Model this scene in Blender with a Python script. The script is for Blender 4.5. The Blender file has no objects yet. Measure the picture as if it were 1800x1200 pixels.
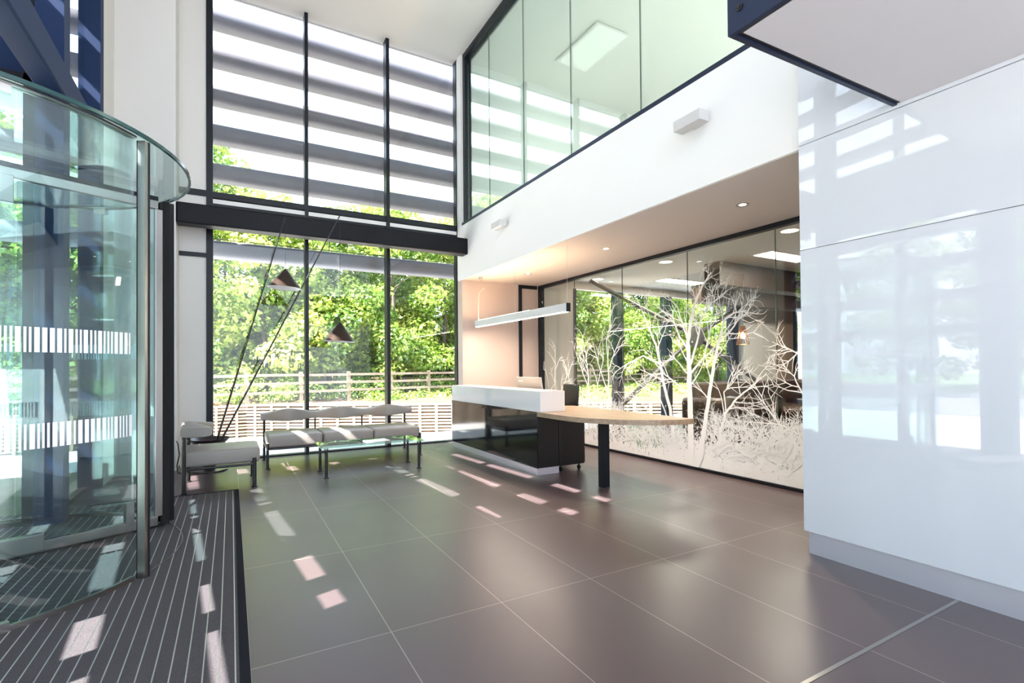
import bpy, bmesh, math, random
import numpy as np
from mathutils import Vector, Matrix, Euler
S = bpy.context.scene
COL = S.collection
PI = math.pi
# ---------------------------------------------------------------- camera
FPX, YAW, PITCH, ROLL, SY = 880.592, 0.511161, 0.0116562, -0.00792925, 34.08
cyw, syw = math.cos(YAW), math.sin(YAW)
F = Vector((syw*math.cos(PITCH), cyw*math.cos(PITCH), math.sin(PITCH)))
R0 = Vector((cyw, -syw, 0)); U0 = R0.cross(F)
RR = math.cos(ROLL)*R0 + math.sin(ROLL)*U0
UU = -math.sin(ROLL)*R0 + math.cos(ROLL)*U0
cd = bpy.data.cameras.new('camera'); cam = bpy.data.objects.new('camera', cd); COL.objects.link(cam)
M = Matrix((RR, UU, -F)).transposed().to_4x4(); M.translation = Vector((0, 0, 1.3)); cam.matrix_world = M
cd.sensor_width = 36; cd.lens = FPX*36/1800; cd.shift_y = SY/1800; cd.clip_start = 0.05; cd.clip_end = 300
S.camera = cam
# ---------------------------------------------------------------- world, sun, exposure
S.view_settings.view_transform = 'Standard'; S.view_settings.look = 'None'
S.view_settings.gamma = 1.0; S.view_settings.use_curve_mapping = False
S.view_settings.exposure = 1.36
W = bpy.data.worlds.new('sky'); S.world = W; W.use_nodes = True
wn = W.node_tree; wn.nodes.clear()
wo = wn.nodes.new('ShaderNodeOutputWorld'); wb = wn.nodes.new('ShaderNodeBackground')
wtc = wn.nodes.new('ShaderNodeTexCoord'); wsx = wn.nodes.new('ShaderNodeSeparateXYZ'); wr = wn.nodes.new('ShaderNodeValToRGB')
wn.links.new(wtc.outputs['Generated'], wsx.inputs[0]); wn.links.new(wsx.outputs['Z'], wr.inputs[0])
wr.color_ramp.elements[0].position = 0.0; wr.color_ramp.elements[0].color = (0.83, 0.90, 1.0, 1)
wr.color_ramp.elements[1].position = 0.8; wr.color_ramp.elements[1].color = (0.58, 0.75, 1.0, 1)
wn.links.new(wr.outputs[0], wb.inputs[0]); wb.inputs[1].default_value = 2.1
wn.links.new(wb.outputs[0], wo.inputs[0])
SUND = Vector((1.0, 0.33, -1.06)).normalized()
sl = bpy.data.lights.new('sun', 'SUN'); sl.energy = 17; sl.angle = 0.005; sl.color = (1.0, 0.97, 0.93)
so = bpy.data.objects.new('sun', sl); so.rotation_euler = SUND.to_track_quat('-Z', 'Y').to_euler(); COL.objects.link(so)
cy = S.cycles
cy.use_denoising = True; cy.max_bounces = 9; cy.diffuse_bounces = 5; cy.glossy_bounces = 5
cy.transparent_max_bounces = 32; cy.sample_clamp_indirect = 6.0; cy.caustics_reflective = False; cy.caustics_refractive = False

# ---------------------------------------------------------------- helpers
def tag(o, label=None, cat=None, group=None, kind=None):
    if label: o['label'] = label
    if cat: o['category'] = cat
    if group: o['group'] = group
    if kind: o['kind'] = kind
    return o
def empty(name, loc=(0, 0, 0), rz=0.0, **k):
    o = bpy.data.objects.new(name, None); o.location = loc; o.rotation_euler = (0, 0, rz); o.empty_display_size = .1
    COL.objects.link(o); tag(o, **k); return o
class MB:
    def __init__(s): s.bm = bmesh.new(); s.sm = False
    def box(s, x0, x1, y0, y1, z0, z1, bev=0, seg=2, mat=None):
        t = bmesh.new() if bev else s.bm
        r = bmesh.ops.create_cube(t, size=1.0)
        for v in r['verts']:
            v.co = Vector(((x0+x1)/2 + v.co.x*(x1-x0), (y0+y1)/2 + v.co.y*(y1-y0), (z0+z1)/2 + v.co.z*(z1-z0)))
        if bev:
            bmesh.ops.bevel(t, geom=list(t.edges), offset=bev, segments=seg, profile=.5, affect='EDGES')
            s.merge(t, mat)
        elif mat:
            for v in r['verts']: v.co = mat @ v.co
        return s
    def merge(s, t, mat=None):
        if mat: bmesh.ops.transform(t, matrix=mat, verts=t.verts)
        m = bpy.data.meshes.new('tmp'); t.to_mesh(m); t.free(); s.bm.from_mesh(m); bpy.data.meshes.remove(m)
    def tube(s, p0, p1, r, r2=None, n=14, caps=True):
        p0, p1 = Vector(p0), Vector(p1); d = p1-p0
        q = d.to_track_quat('Z', 'Y').to_matrix().to_4x4(); q.translation = (p0+p1)/2
        bmesh.ops.create_cone(s.bm, cap_ends=caps, segments=n, radius1=r, radius2=r if r2 is None else r2, depth=d.length, matrix=q)
        s.sm = True; return s
    def path(s, pts, r, n=8):
        pts = [Vector(p) for p in pts]; rings = []
        for i, p in enumerate(pts):
            d = (pts[min(i+1, len(pts)-1)] - pts[max(i-1, 0)]).normalized()
            a = d.orthogonal().normalized() if i == 0 else (a - d*a.dot(d)).normalized()
            b = d.cross(a); rr = r[i] if isinstance(r, (list, tuple)) else r
            rings.append([s.bm.verts.new(p + rr*(a*math.cos(2*PI*k/n) + b*math.sin(2*PI*k/n))) for k in range(n)])
        for i in range(len(rings)-1):
            for k in range(n): s.bm.faces.new((rings[i][k], rings[i][(k+1) % n], rings[i+1][(k+1) % n], rings[i+1][k]))
        s.bm.faces.new(rings[0][::-1]); s.bm.faces.new(rings[-1]); s.sm = True; return s
    def lathe(s, prof, c=(0, 0, 0), n=40, a0=0, a1=2*PI, mat=None):
        full = abs(a1-a0-2*PI) < 1e-6; m = n if full else n+1; rings = []
        for r, z in prof:
            ring = []
            for k in range(m):
                a = a0+(a1-a0)*k/n; co = Vector((c[0]+r*math.cos(a), c[1]+r*math.sin(a), c[2]+z))
                ring.append(s.bm.verts.new(mat @ co if mat else co))
            rings.append(ring)
        for i in range(len(rings)-1):
            for k in range(m if full else m-1):
                k2 = (k+1) % m
                try: s.bm.faces.new((rings[i][k], rings[i][k2], rings[i+1][k2], rings[i+1][k]))
                except ValueError: pass
        s.sm = True; return s
    def prism(s, pts, z0, z1, axis='z'):
        def mk(p, h): return {'z': (p[0], p[1], h), 'y': (p[0], h, p[1]), 'x': (h, p[0], p[1])}[axis]
        a = [s.bm.verts.new(mk(p, z0)) for p in pts]; b = [s.bm.verts.new(mk(p, z1)) for p in pts]; n = len(pts)
        s.bm.faces.new(a[::-1]); s.bm.faces.new(b)
        for i in range(n): s.bm.faces.new((a[i], a[(i+1) % n], b[(i+1) % n], b[i]))
        return s
    def quad(s, *ps): s.bm.faces.new([s.bm.verts.new(p) for p in ps]); return s
    def build(s, name, m, parent=None, smooth=None, keep=False, **k):
        if not keep: bmesh.ops.recalc_face_normals(s.bm, faces=s.bm.faces)
        me = bpy.data.meshes.new(name); s.bm.to_mesh(me); s.bm.free()
        me.materials.append(m)
        if s.sm if smooth is None else smooth:
            me.polygons.foreach_set('use_smooth', [True]*len(me.polygons))
            try: me.set_sharp_from_angle(angle=math.radians(35))
            except Exception: pass
        o = bpy.data.objects.new(name, me); COL.objects.link(o)
        if parent: o.parent = parent
        tag(o, **k); return o
def B(name, m, x0, x1, y0, y1, z0, z1, parent=None, bev=0, **k): return MB().box(x0, x1, y0, y1, z0, z1, bev).build(name, m, parent, smooth=False, **k)
def copy_tree(o, parent=None):
    c = o.copy(); COL.objects.link(c); c.parent = parent
    for ch in [x for x in bpy.data.objects if x.parent == o]: copy_tree(ch, c)
    return c
# ---------------------------------------------------------------- materials
def mat(name): m = bpy.data.materials.new(name); m.use_nodes = True; m.node_tree.nodes.clear(); return m, m.node_tree.nodes, m.node_tree.links
def pm(name, c, rough=.5, metal=0.0, spec=.5, noise=0.0, nscale=8, bump=0.0, bscale=60, coat=0.0, emit=0.0):
    m, N, L = mat(name)
    o = N.new('ShaderNodeOutputMaterial'); p = N.new('ShaderNodeBsdfPrincipled'); L.new(p.outputs[0], o.inputs[0])
    p.inputs['Base Color'].default_value = (*c, 1); p.inputs['Roughness'].default_value = rough; p.inputs['Metallic'].default_value = metal
    p.inputs['Specular IOR Level'].default_value = spec; p.inputs['Coat Weight'].default_value = coat
    tc = N.new('ShaderNodeTexCoord')
    if noise:
        n = N.new('ShaderNodeTexNoise'); n.inputs['Scale'].default_value = nscale; n.inputs['Detail'].default_value = 5
        L.new(tc.outputs['Object'], n.inputs['Vector'])
        x = N.new('ShaderNodeMapRange'); x.inputs[3].default_value = 1-noise; x.inputs[4].default_value = 1+noise
        L.new(n.outputs[0], x.inputs[0])
        v = N.new('ShaderNodeVectorMath'); v.operation = 'SCALE'; v.inputs[0].default_value = c
        L.new(x.outputs[0], v.inputs['Scale']); L.new(v.outputs[0], p.inputs['Base Color'])
    if bump:
        n = N.new('ShaderNodeTexNoise'); n.inputs['Scale'].default_value = bscale; L.new(tc.outputs['Object'], n.inputs['Vector'])
        b = N.new('ShaderNodeBump'); b.inputs['Strength'].default_value = bump; b.inputs['Distance'].default_value = .01
        L.new(n.outputs[0], b.inputs['Height']); L.new(b.outputs[0], p.inputs['Normal'])
    if emit:
        p.inputs['Emission Color'].default_value = (*c, 1); p.inputs['Emission Strength'].default_value = emit
    return m
def glass(name, tint=(.97, .985, .98), f0=.045, rough=0.0, k=1.0):
    m, N, L = mat(name)
    o = N.new('ShaderNodeOutputMaterial'); mx = N.new('ShaderNodeMixShader'); t = N.new('ShaderNodeBsdfTransparent'); g = N.new('ShaderNodeBsdfAnisotropic')
    t.inputs[0].default_value = (*tint, 1); g.inputs['Roughness'].default_value = rough; g.inputs[0].default_value = (.95, 1, .98, 1)
    geo = N.new('ShaderNodeNewGeometry'); d = N.new('ShaderNodeVectorMath'); d.operation = 'DOT_PRODUCT'
    L.new(geo.outputs['Incoming'], d.inputs[0]); L.new(geo.outputs['Normal'], d.inputs[1])
    def mth(op, a, b=None):
        x = N.new('ShaderNodeMath'); x.operation = op
        for i, v in enumerate((a, b)):
            if v is None: continue
            if isinstance(v, (int, float)): x.inputs[i].default_value = v
            else: L.new(v, x.inputs[i])
        return x.outputs[0]
    c = mth('ABSOLUTE', d.outputs['Value']); c = mth('SUBTRACT', 1.0, c); c = mth('POWER', c, 5.0)
    c = mth('MULTIPLY', c, (1-f0)*k); c = mth('ADD', c, f0)
    L.new(c, mx.inputs[0]); L.new(t.outputs[0], mx.inputs[1]); L.new(g.outputs[0], mx.inputs[2]); L.new(mx.outputs[0], o.inputs[0])
    return m
MT = {}
MT['white'] = pm('white_paint', (.80, .79, .775), .6, bump=.03)
MT['column'] = pm('column_paint', (.70, .68, .655), .65, bump=.03)
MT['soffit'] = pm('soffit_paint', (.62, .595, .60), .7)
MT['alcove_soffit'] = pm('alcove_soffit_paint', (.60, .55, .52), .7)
MT['ceil'] = pm('ceiling_paint', (.81, .79, .76), .7)
MT['pink'] = pm('blush_paint', (.50, .405, .355), .65, bump=.03)
MT['warmwhite'] = pm('alcove_paint', (.80, .75, .71), .65, bump=.03)
MT['navy'] = pm('navy_metal', (.012, .020, .048), .38, spec=.3, bump=.05, bscale=300)
MT['beam'] = pm('black_beam_paint', (.006, .0065, .009), .45, spec=.15, bump=.05, bscale=300)
MT['bluesteel'] = pm('blue_grey_steel_paint', (.016, .030, .078), .6, spec=.1, bump=.05, bscale=250)
MT['frame'] = pm('dark_frame', (.008, .010, .015), .4, spec=.25)
MT['black'] = pm('black_satin', (.008, .008, .009), .35)
MT['gloss_black'] = pm('black_gloss_laminate', (.006, .007, .009), .07, spec=.6)
MT['fitting'] = pm('light_grey_fitting', (.56, .55, .54), .5)
MT['steel'] = pm('brushed_steel', (.36, .34, .32), .28, metal=1.0, bump=.03, bscale=200)
MT['kick'] = pm('brushed_aluminium', (.74, .72, .82), .38, metal=.7, bump=.02, bscale=150)
MT['leather'] = pm('cream_leather', (.265, .238, .215), .45, bump=.06, bscale=90)
MT['gloss_white'] = pm('white_gloss_laminate', (.74, .76, .80), .08)
MT['matt_white'] = pm('white_laminate', (.78, .75, .73), .4)
MT['brush'] = pm('brush_pile', (.012, .009, .008), .95, bump=1.0, bscale=400)
MT['bronze'] = pm('bronze_shade', (.045, .028, .02), .35, metal=.4, spec=.3)
MT['shade_in'] = pm('white_shade_lining', (.8, .8, .8), .6)
MT['louvre'] = pm('louvre_grey', (.145, .14, .165), .55)
MT['vinyl'] = pm('white_vinyl', (.86, .86, .87), .55)
MT['paving'] = pm('pale_paving', (.72, .69, .64), .8, noise=.08, nscale=1.2)
MT['road'] = pm('asphalt', (.22, .21, .22), .85, noise=.12, nscale=2)
MT['soil'] = pm('bank_soil', (.13, .075, .045), .95, noise=.4, nscale=3, bump=.6, bscale=9)
MT['timber'] = pm('weathered_timber', (.30, .225, .16), .8, noise=.25, nscale=6)
MT['bark'] = pm('tree_bark', (.10, .075, .055), .9, noise=.3, nscale=5, bump=.5, bscale=12)
MT['brownleather'] = pm('brown_leather', (.055, .022, .013), .35, noise=.2, nscale=3)
MT['wood_dark'] = pm('stained_bulkhead', (.035, .021, .014), .5, noise=.15)
MT['tan'] = pm('tan_paint', (.42, .31, .24), .6)
MT['copper'] = pm('copper_wire', (.6, .28, .12), .3, metal=1.0)
MT['silver'] = pm('silver_plastic', (.46, .43, .41), .35, metal=.3)
MT['paper'] = pm('white_paper', (.85, .84, .84), .6)
MT['grass'] = pm('verge_grass', (.13, .22, .05), .9, noise=.4, nscale=2)
MT['lamp_warm'] = pm('lamp_warm', (1.0, .80, .58), .5, emit=9)
MT['lamp_white'] = pm('lamp_white', (1.0, .93, .84), .5, emit=8)
MT['bulb'] = pm('bulb_glow', (1.0, .62, .22), .5, emit=25)
MT['joint'] = pm('joint_gasket', (.10, .13, .11), .4)
MT['g_clear'] = glass('clear_glass', (.975, .985, .98), .03)
MT['g_win'] = glass('window_glass', (.975, .985, .985), .02)
MT['g_drum'] = glass('curved_green_glass', (.85, .925, .925), .06)
MT['g_upper'] = glass('green_glass', (.83, .93, .905), .17, k=.8)
MT['g_part'] = glass('partition_glass', (.93, .955, .93), .05)
MT['g_table'] = glass('table_glass', (.72, .90, .84), .08)
def back_painted():
    m = pm('back_painted_glass', (.68, .70, .75), .012, spec=.9); return m
MT['bpg'] = back_painted()
def tile_mat():
    m, N, L = mat('floor_tile'); o = N.new('ShaderNodeOutputMaterial'); p = N.new('ShaderNodeBsdfPrincipled'); L.new(p.outputs[0], o.inputs[0])
    tc = N.new('ShaderNodeTexCoord'); sx = N.new('ShaderNodeSeparateXYZ'); L.new(tc.outputs['Object'], sx.inputs[0])
    def grid(out, off, step, w):
        a = N.new('ShaderNodeMath'); a.operation = 'SUBTRACT'; a.inputs[1].default_value = off; L.new(out, a.inputs[0])
        b = N.new('ShaderNodeMath'); b.operation = 'PINGPONG'; b.inputs[1].default_value = step/2; L.new(a.outputs[0], b.inputs[0])
        c = N.new('ShaderNodeMath'); c.operation = 'LESS_THAN'; c.inputs[1].default_value = w; L.new(b.outputs[0], c.inputs[0]); return c.outputs[0]
    gx = grid(sx.outputs['X'], .072, .615, .0019); gy = grid(sx.outputs['Y'], 1.217, 1.243, .0019)
    mxm = N.new('ShaderNodeMath'); mxm.operation = 'MAXIMUM'; L.new(gx, mxm.inputs[0]); L.new(gy, mxm.inputs[1])
    # per tile tone
    sn = N.new('ShaderNodeVectorMath'); sn.operation = 'SUBTRACT'; sn.inputs[1].default_value = (.072, 1.217, 0); L.new(tc.outputs['Object'], sn.inputs[0])
    dv = N.new('ShaderNodeVectorMath'); dv.operation = 'DIVIDE'; dv.inputs[1].default_value = (.615, 1.243, 1); L.new(sn.outputs[0], dv.inputs[0])
    fl = N.new('ShaderNodeVectorMath'); fl.operation = 'FLOOR'; L.new(dv.outputs[0], fl.inputs[0])
    wh = N.new('ShaderNodeTexWhiteNoise'); wh.noise_dimensions = '2D'; L.new(fl.outputs[0], wh.inputs['Vector'])
    n = N.new('ShaderNodeTexNoise'); n.inputs['Scale'].default_value = 1.3; n.inputs['Detail'].default_value = 4; L.new(tc.outputs['Object'], n.inputs['Vector'])
    n2 = N.new('ShaderNodeTexNoise'); n2.inputs['Scale'].default_value = 180; n2.inputs['Detail'].default_value = 2; L.new(tc.outputs['Object'], n2.inputs['Vector'])
    s1 = N.new('ShaderNodeMath'); s1.operation = 'MULTIPLY_ADD'; s1.inputs[1].default_value = .12; s1.inputs[2].default_value = .80; L.new(wh.outputs['Value'], s1.inputs[0])
    s2 = N.new('ShaderNodeMath'); s2.operation = 'MULTIPLY_ADD'; s2.inputs[1].default_value = .16; L.new(n.outputs[0], s2.inputs[0]); L.new(s1.outputs[0], s2.inputs[2])
    s3 = N.new('ShaderNodeMath'); s3.operation = 'MULTIPLY_ADD'; s3.inputs[1].default_value = .14; L.new(n2.outputs[0], s3.inputs[0]); L.new(s2.outputs[0], s3.inputs[2])
    v = N.new('ShaderNodeVectorMath'); v.operation = 'SCALE'; v.inputs[0].default_value = (.082, .0555, .058); L.new(s3.outputs[0], v.inputs['Scale'])
    mx = N.new('ShaderNodeMix'); mx.data_type = 'RGBA'; L.new(mxm.outputs[0], mx.inputs[0]); L.new(v.outputs[0], mx.inputs[6]); mx.inputs[7].default_value = (.34, .28, .24, 1)
    L.new(mx.outputs[2], p.inputs['Base Color'])
    r = N.new('ShaderNodeMapRange'); r.inputs[3].default_value = .26; r.inputs[4].default_value = .40; L.new(n.outputs[0], r.inputs[0]); L.new(r.outputs[0], p.inputs['Roughness'])
    p.inputs['Specular IOR Level'].default_value = .62
    return m
MT['tile'] = tile_mat()
def mat_mat():
    m, N, L = mat('entrance_mat'); o = N.new('ShaderNodeOutputMaterial'); p = N.new('ShaderNodeBsdfPrincipled'); L.new(p.outputs[0], o.inputs[0])
    tc = N.new('ShaderNodeTexCoord'); sx = N.new('ShaderNodeSeparateXYZ'); L.new(tc.outputs['Object'], sx.inputs[0])
    a = N.new('ShaderNodeMath'); a.operation = 'SUBTRACT'; a.inputs[1].default_value = .015; L.new(sx.outputs['X'], a.inputs[0])
    b = N.new('ShaderNodeMath'); b.operation = 'PINGPONG'; b.inputs[1].default_value = .0305; L.new(a.outputs[0], b.inputs[0])
    c = N.new('ShaderNodeMath'); c.operation = 'LESS_THAN'; c.inputs[1].default_value = .0028; L.new(b.outputs[0], c.inputs[0])
    d = N.new('ShaderNodeMath'); d.operation = 'GREATER_THAN'; d.inputs[1].default_value = .0275; L.new(b.outputs[0], d.inputs[0])
    n = N.new('ShaderNodeTexNoise'); n.inputs['Scale'].default_value = 260; n.inputs['Detail'].default_value = 3; L.new(tc.outputs['Object'], n.inputs['Vector'])
    cr = N.new('ShaderNodeValToRGB'); cr.color_ramp.elements[0].color = (.018, .015, .018, 1); cr.color_ramp.elements[1].color = (.085, .072, .078, 1)
    cr.color_ramp.elements[0].position = .3; cr.color_ramp.elements[1].position = .7; L.new(n.outputs[0], cr.inputs[0])
    m1 = N.new('ShaderNodeMix'); m1.data_type = 'RGBA'; L.new(c.outputs[0], m1.inputs[0]); L.new(cr.outputs[0], m1.inputs[6]); m1.inputs[7].default_value = (.55, .53, .52, 1)
    L.new(m1.outputs[2], p.inputs['Base Color']); L.new(c.outputs[0], p.inputs['Metallic'])
    r = N.new('ShaderNodeMapRange'); r.inputs[3].default_value = .95; r.inputs[4].default_value = .35; L.new(c.outputs[0], r.inputs[0]); L.new(r.outputs[0], p.inputs['Roughness'])
    bp = N.new('ShaderNodeBump'); bp.inputs['Strength'].default_value = .6; bp.inputs['Distance'].default_value = .004; L.new(n.outputs[0], bp.inputs['Height']); L.new(bp.outputs[0], p.inputs['Normal'])
    return m
MT['mat'] = mat_mat()
def wood_mat():
    m, N, L = mat('oak_laminate'); o = N.new('ShaderNodeOutputMaterial'); p = N.new('ShaderNodeBsdfPrincipled'); L.new(p.outputs[0], o.inputs[0])
    tc = N.new('ShaderNodeTexCoord'); mp = N.new('ShaderNodeMapping'); mp.inputs['Scale'].default_value = (14, 1.2, 14); L.new(tc.outputs['Object'], mp.inputs[0])
    n = N.new('ShaderNodeTexNoise'); n.inputs['Scale'].default_value = 3; n.inputs['Detail'].default_value = 8; n.inputs['Roughness'].default_value = .7; L.new(mp.outputs[0], n.inputs['Vector'])
    cr = N.new('ShaderNodeValToRGB'); cr.color_ramp.elements[0].color = (.21, .14, .09, 1); cr.color_ramp.elements[1].color = (.47, .35, .25, 1)
    cr.color_ramp.elements[0].position = .3; cr.color_ramp.elements[1].position = .75; L.new(n.outputs[0], cr.inputs[0]); L.new(cr.outputs[0], p.inputs['Base Color'])
    p.inputs['Roughness'].default_value = .38
    return m
MT['wood'] = wood_mat()
def leaf_mat(name, dark, light):
    m, N, L = mat(name); o = N.new('ShaderNodeOutputMaterial'); a = N.new('ShaderNodeAttribute'); a.attribute_name = 'tint'
    cr = N.new('ShaderNodeValToRGB'); cr.color_ramp.elements[0].color = (*dark, 1); cr.color_ramp.elements[1].color = (*light, 1); L.new(a.outputs['Fac'], cr.inputs[0])
    d = N.new('ShaderNodeBsdfDiffuse'); t = N.new('ShaderNodeBsdfTranslucent'); L.new(cr.outputs[0], d.inputs[0]); L.new(cr.outputs[0], t.inputs[0])
    mx = N.new('ShaderNodeMixShader'); mx.inputs[0].default_value = .42; L.new(d.outputs[0], mx.inputs[1]); L.new(t.outputs[0], mx.inputs[2])
    g = N.new('ShaderNodeBsdfAnisotropic'); g.inputs['Roughness'].default_value = .4; g.inputs[0].default_value = (1, 1, 1, 1)
    m2 = N.new('ShaderNodeMixShader'); m2.inputs[0].default_value = .05; L.new(mx.outputs[0], m2.inputs[1]); L.new(g.outputs[0], m2.inputs[2]); L.new(m2.outputs[0], o.inputs[0])
    return m
MT['leaf'] = leaf_mat('maple_leaves', (.075, .20, .018), (.54, .64, .13))
MT['leaf2'] = leaf_mat('dark_leaves', (.04, .13, .012), (.38, .51, .085))
MT['leaf3'] = leaf_mat('yellow_leaves', (.16, .30, .025), (.66, .68, .18))
def film_mat():
    # white frosted film whose ragged upper part is printed with gaps, thinning upward
    m, N, L = mat('frosted_film'); o = N.new('ShaderNodeOutputMaterial'); p = N.new('ShaderNodeBsdfPrincipled'); t = N.new('ShaderNodeBsdfTransparent')
    p.inputs['Base Color'].default_value = (.86, .86, .87, 1); p.inputs['Roughness'].default_value = .5
    tc = N.new('ShaderNodeTexCoord'); sx = N.new('ShaderNodeSeparateXYZ'); L.new(tc.outputs['Object'], sx.inputs[0])
    mp = N.new('ShaderNodeMapping'); mp.inputs['Rotation'].default_value = (.5, 0, 0); mp.inputs['Scale'].default_value = (1, 1.9, .85); L.new(tc.outputs['Object'], mp.inputs[0])
    n = N.new('ShaderNodeTexNoise'); n.inputs['Scale'].default_value = 20; n.inputs['Detail'].default_value = 3; n.inputs['Distortion'].default_value = 1.2; L.new(mp.outputs[0], n.inputs['Vector'])
    n2 = N.new('ShaderNodeTexNoise'); n2.inputs['Scale'].default_value = 2.0; L.new(tc.outputs['Object'], n2.inputs['Vector'])
    def mth(op, a, b):
        x = N.new('ShaderNodeMath'); x.operation = op
        for i, v in enumerate((a, b)):
            if isinstance(v, (int, float)): x.inputs[i].default_value = v
            else: L.new(v, x.inputs[i])
        return x.outputs[0]
    # threshold rises with height: 0.30 at z=.05 -> 0.62 at z=.85
    ky = N.new('ShaderNodeMapRange'); ky.inputs[1].default_value = 3.0; ky.inputs[2].default_value = 5.2; ky.inputs[3].default_value = 0.0; ky.inputs[4].default_value = .24; L.new(sx.outputs['Y'], ky.inputs[0])
    z = mth('ADD', sx.outputs['Z'], ky.outputs[0]); z = mth('ADD', z, mth('MULTIPLY', mth('SUBTRACT', n2.outputs[0], .5), .5))
    th = N.new('ShaderNodeMapRange'); th.inputs[1].default_value = .30; th.inputs[2].default_value = .80; th.inputs[3].default_value = .31; th.inputs[4].default_value = .68; L.new(z, th.inputs[0])
    c = mth('GREATER_THAN', n.outputs[0], th.outputs[0])
    mx = N.new('ShaderNodeMixShader'); L.new(c, mx.inputs[0]); L.new(t.outputs[0], mx.inputs[1]); L.new(p.outputs[0], mx.inputs[2]); L.new(mx.outputs[0], o.inputs[0])
    return m
MT['film'] = film_mat()
rnd = random.Random(7)

# ================================================================ THE SETTING
YW = 8.16      # inner face of the tall window
XR = 3.49      # plane of fascia and glossy wall
XG = 5.06      # glass partition
ZC = 6.75      # ceiling
YB = -3.0      # how far the hall is modelled behind the camera
st = dict(kind='structure')
B('floor', MT['tile'], -2.9, 16, YB, 8.30, -.12, 0, **st)
B('ceiling', MT['ceil'], -2.95, 3.62, YB, 8.35, ZC, ZC+.2, **st)
# right: fascia, alcove soffit, glossy wall
B('wall_bulkhead', MT['white'], XR, XG-.02, 2.03, 8.20, 2.812, 3.745, **st)
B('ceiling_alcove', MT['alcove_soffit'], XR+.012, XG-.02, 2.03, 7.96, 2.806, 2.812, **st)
w = empty('wall_right', **st)
for (a, b) in ((.152, 2.088), (2.094, 2.818), (2.824, 6.74)):
    B('glass_panel', MT['bpg'], 3.465, 3.485, YB, 2.055, a, b, w)
B('panel_core', MT['white'], 3.486, XG+.1, YB, 2.03, 0, 6.75, w)
B('baseboard_right', MT['kick'], 3.478, 3.486, YB, 2.03, 0, .151, **st)
# alcove back wall (white reveal towards the tall window)
B('wall_back', MT['pink'], XR, XG-.02, 7.96, 8.20, 0, 2.806, **st)
B('wall_corner', MT['white'], XR, 3.60, 7.98, 8.20, 3.745, ZC, **st)
t = empty('trim_1', **st)   # dark frame with pale panel on alcove back wall
B('frame', MT['frame'], 4.61, 4.67, 7.93, 7.96, 0, 2.80, t); B('frame', MT['frame'], 4.67, 5.0, 7.93, 7.96, 2.74, 2.80, t)
B('threshold_strip', MT['steel'], .1, 3.478, 1.208, 1.226, 0, .002, kind='structure').name = 'trim_2'
# ---- tall window wall
win = empty('window_1', **st)
fr = MB()
def mull(b, x0, x1, z0=0.0, z1=ZC): b.box(x0, x1, YW, YW+.16, z0, z1)
for (x0, x1) in ((-.30, -.22), (.985, 1.035), (2.235, 2.29), (3.49, 3.54)):
    m = MB(); m.box(x0, x1, YW, YW+.17, 0, ZC); m.build('mullion', MT['frame'], win, smooth=False)
for (z0, z1, x0) in ((3.715, 3.80, -.22), (3.60, 3.635, -.22), (0, .02, -.22)):
    B('transom', MT['frame'], x0, 3.49, YW+.02, YW+.14, z0, z1, win)
B('transom', MT['matt_white'], -.22, 3.49, YW+.035, YW+.15, 3.635, 3.70, win)
for (x0, x1) in ((-.22, .985), (1.035, 2.235), (2.29, 3.49)):
    for (z0, z1) in ((.02, 3.60), (3.80, 6.70)):
        B('glass_pane', MT['g_win'], x0, x1, YW+.085, YW+.093, z0, z1, win)
# blank white bay and column to the left of the window
t = empty('wall_panel', **st); t.name = 'wall_left_bay'
B('panel', MT['column'], -.62, -.30, YW+.02, YW+.12, 0, ZC, t)
B('transom', MT['frame'], -.62, -.30, YW, YW+.05, 3.715, 3.80, t); B('transom', MT['frame'], -.62, -.30, YW, YW+.05, 2.86, 2.92, t)
B('wall_column', MT['column'], -1.25, -.62, 7.72, YW+.14, 0, ZC, **st)
B('wall_left', MT['column'], -1.42, -1.25, 7.14, YW+.14, 0, ZC, **st)
# ---- inner facade along Y (x = -1.42 .. -1.25), beams and fins
win2 = empty('window_2', **st)
for (y0, y1) in ((5.61, 5.79), (6.98, 7.14)):
    B('mullion', MT['bluesteel'], -1.44, -1.25, y0, y1, 0, ZC, win2)
B('glass_pane', MT['g_win'], -1.40, -1.392, 5.79, 6.98, .04, ZC-.02, win2)
B('sill_frame', MT['frame'], -1.43, -1.36, 5.79, 6.98, 0, .04, win2)
# ---- jog wall (y = 5.65) between the two facades
win3 = empty('window_3', **st)
B('head_panel', MT['bluesteel'], -2.95, -1.45, 5.66, 5.74, 3.80, 4.60, win3); B('transom', MT['frame'], -2.95, -1.45, 5.64, 5.76, 3.735, 3.80, win3)
B('transom', MT['frame'], -2.95, -1.45, 5.64, 5.76, 4.60, 4.66, win3)
B('mullion', MT['frame'], -1.52, -1.45, 5.64, 5.76, 0, ZC, win3)
B('glass_pane', MT['g_win'], -2.95, -1.52, 5.70, 5.708, .04, 3.735, win3); B('glass_pane', MT['g_win'], -2.95, -1.52, 5.70, 5.708, 4.66, 6.7, win3)
B('sill_frame', MT['frame'], -2.95, -1.52, 5.66, 5.74, 0, .04, win3)
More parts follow.
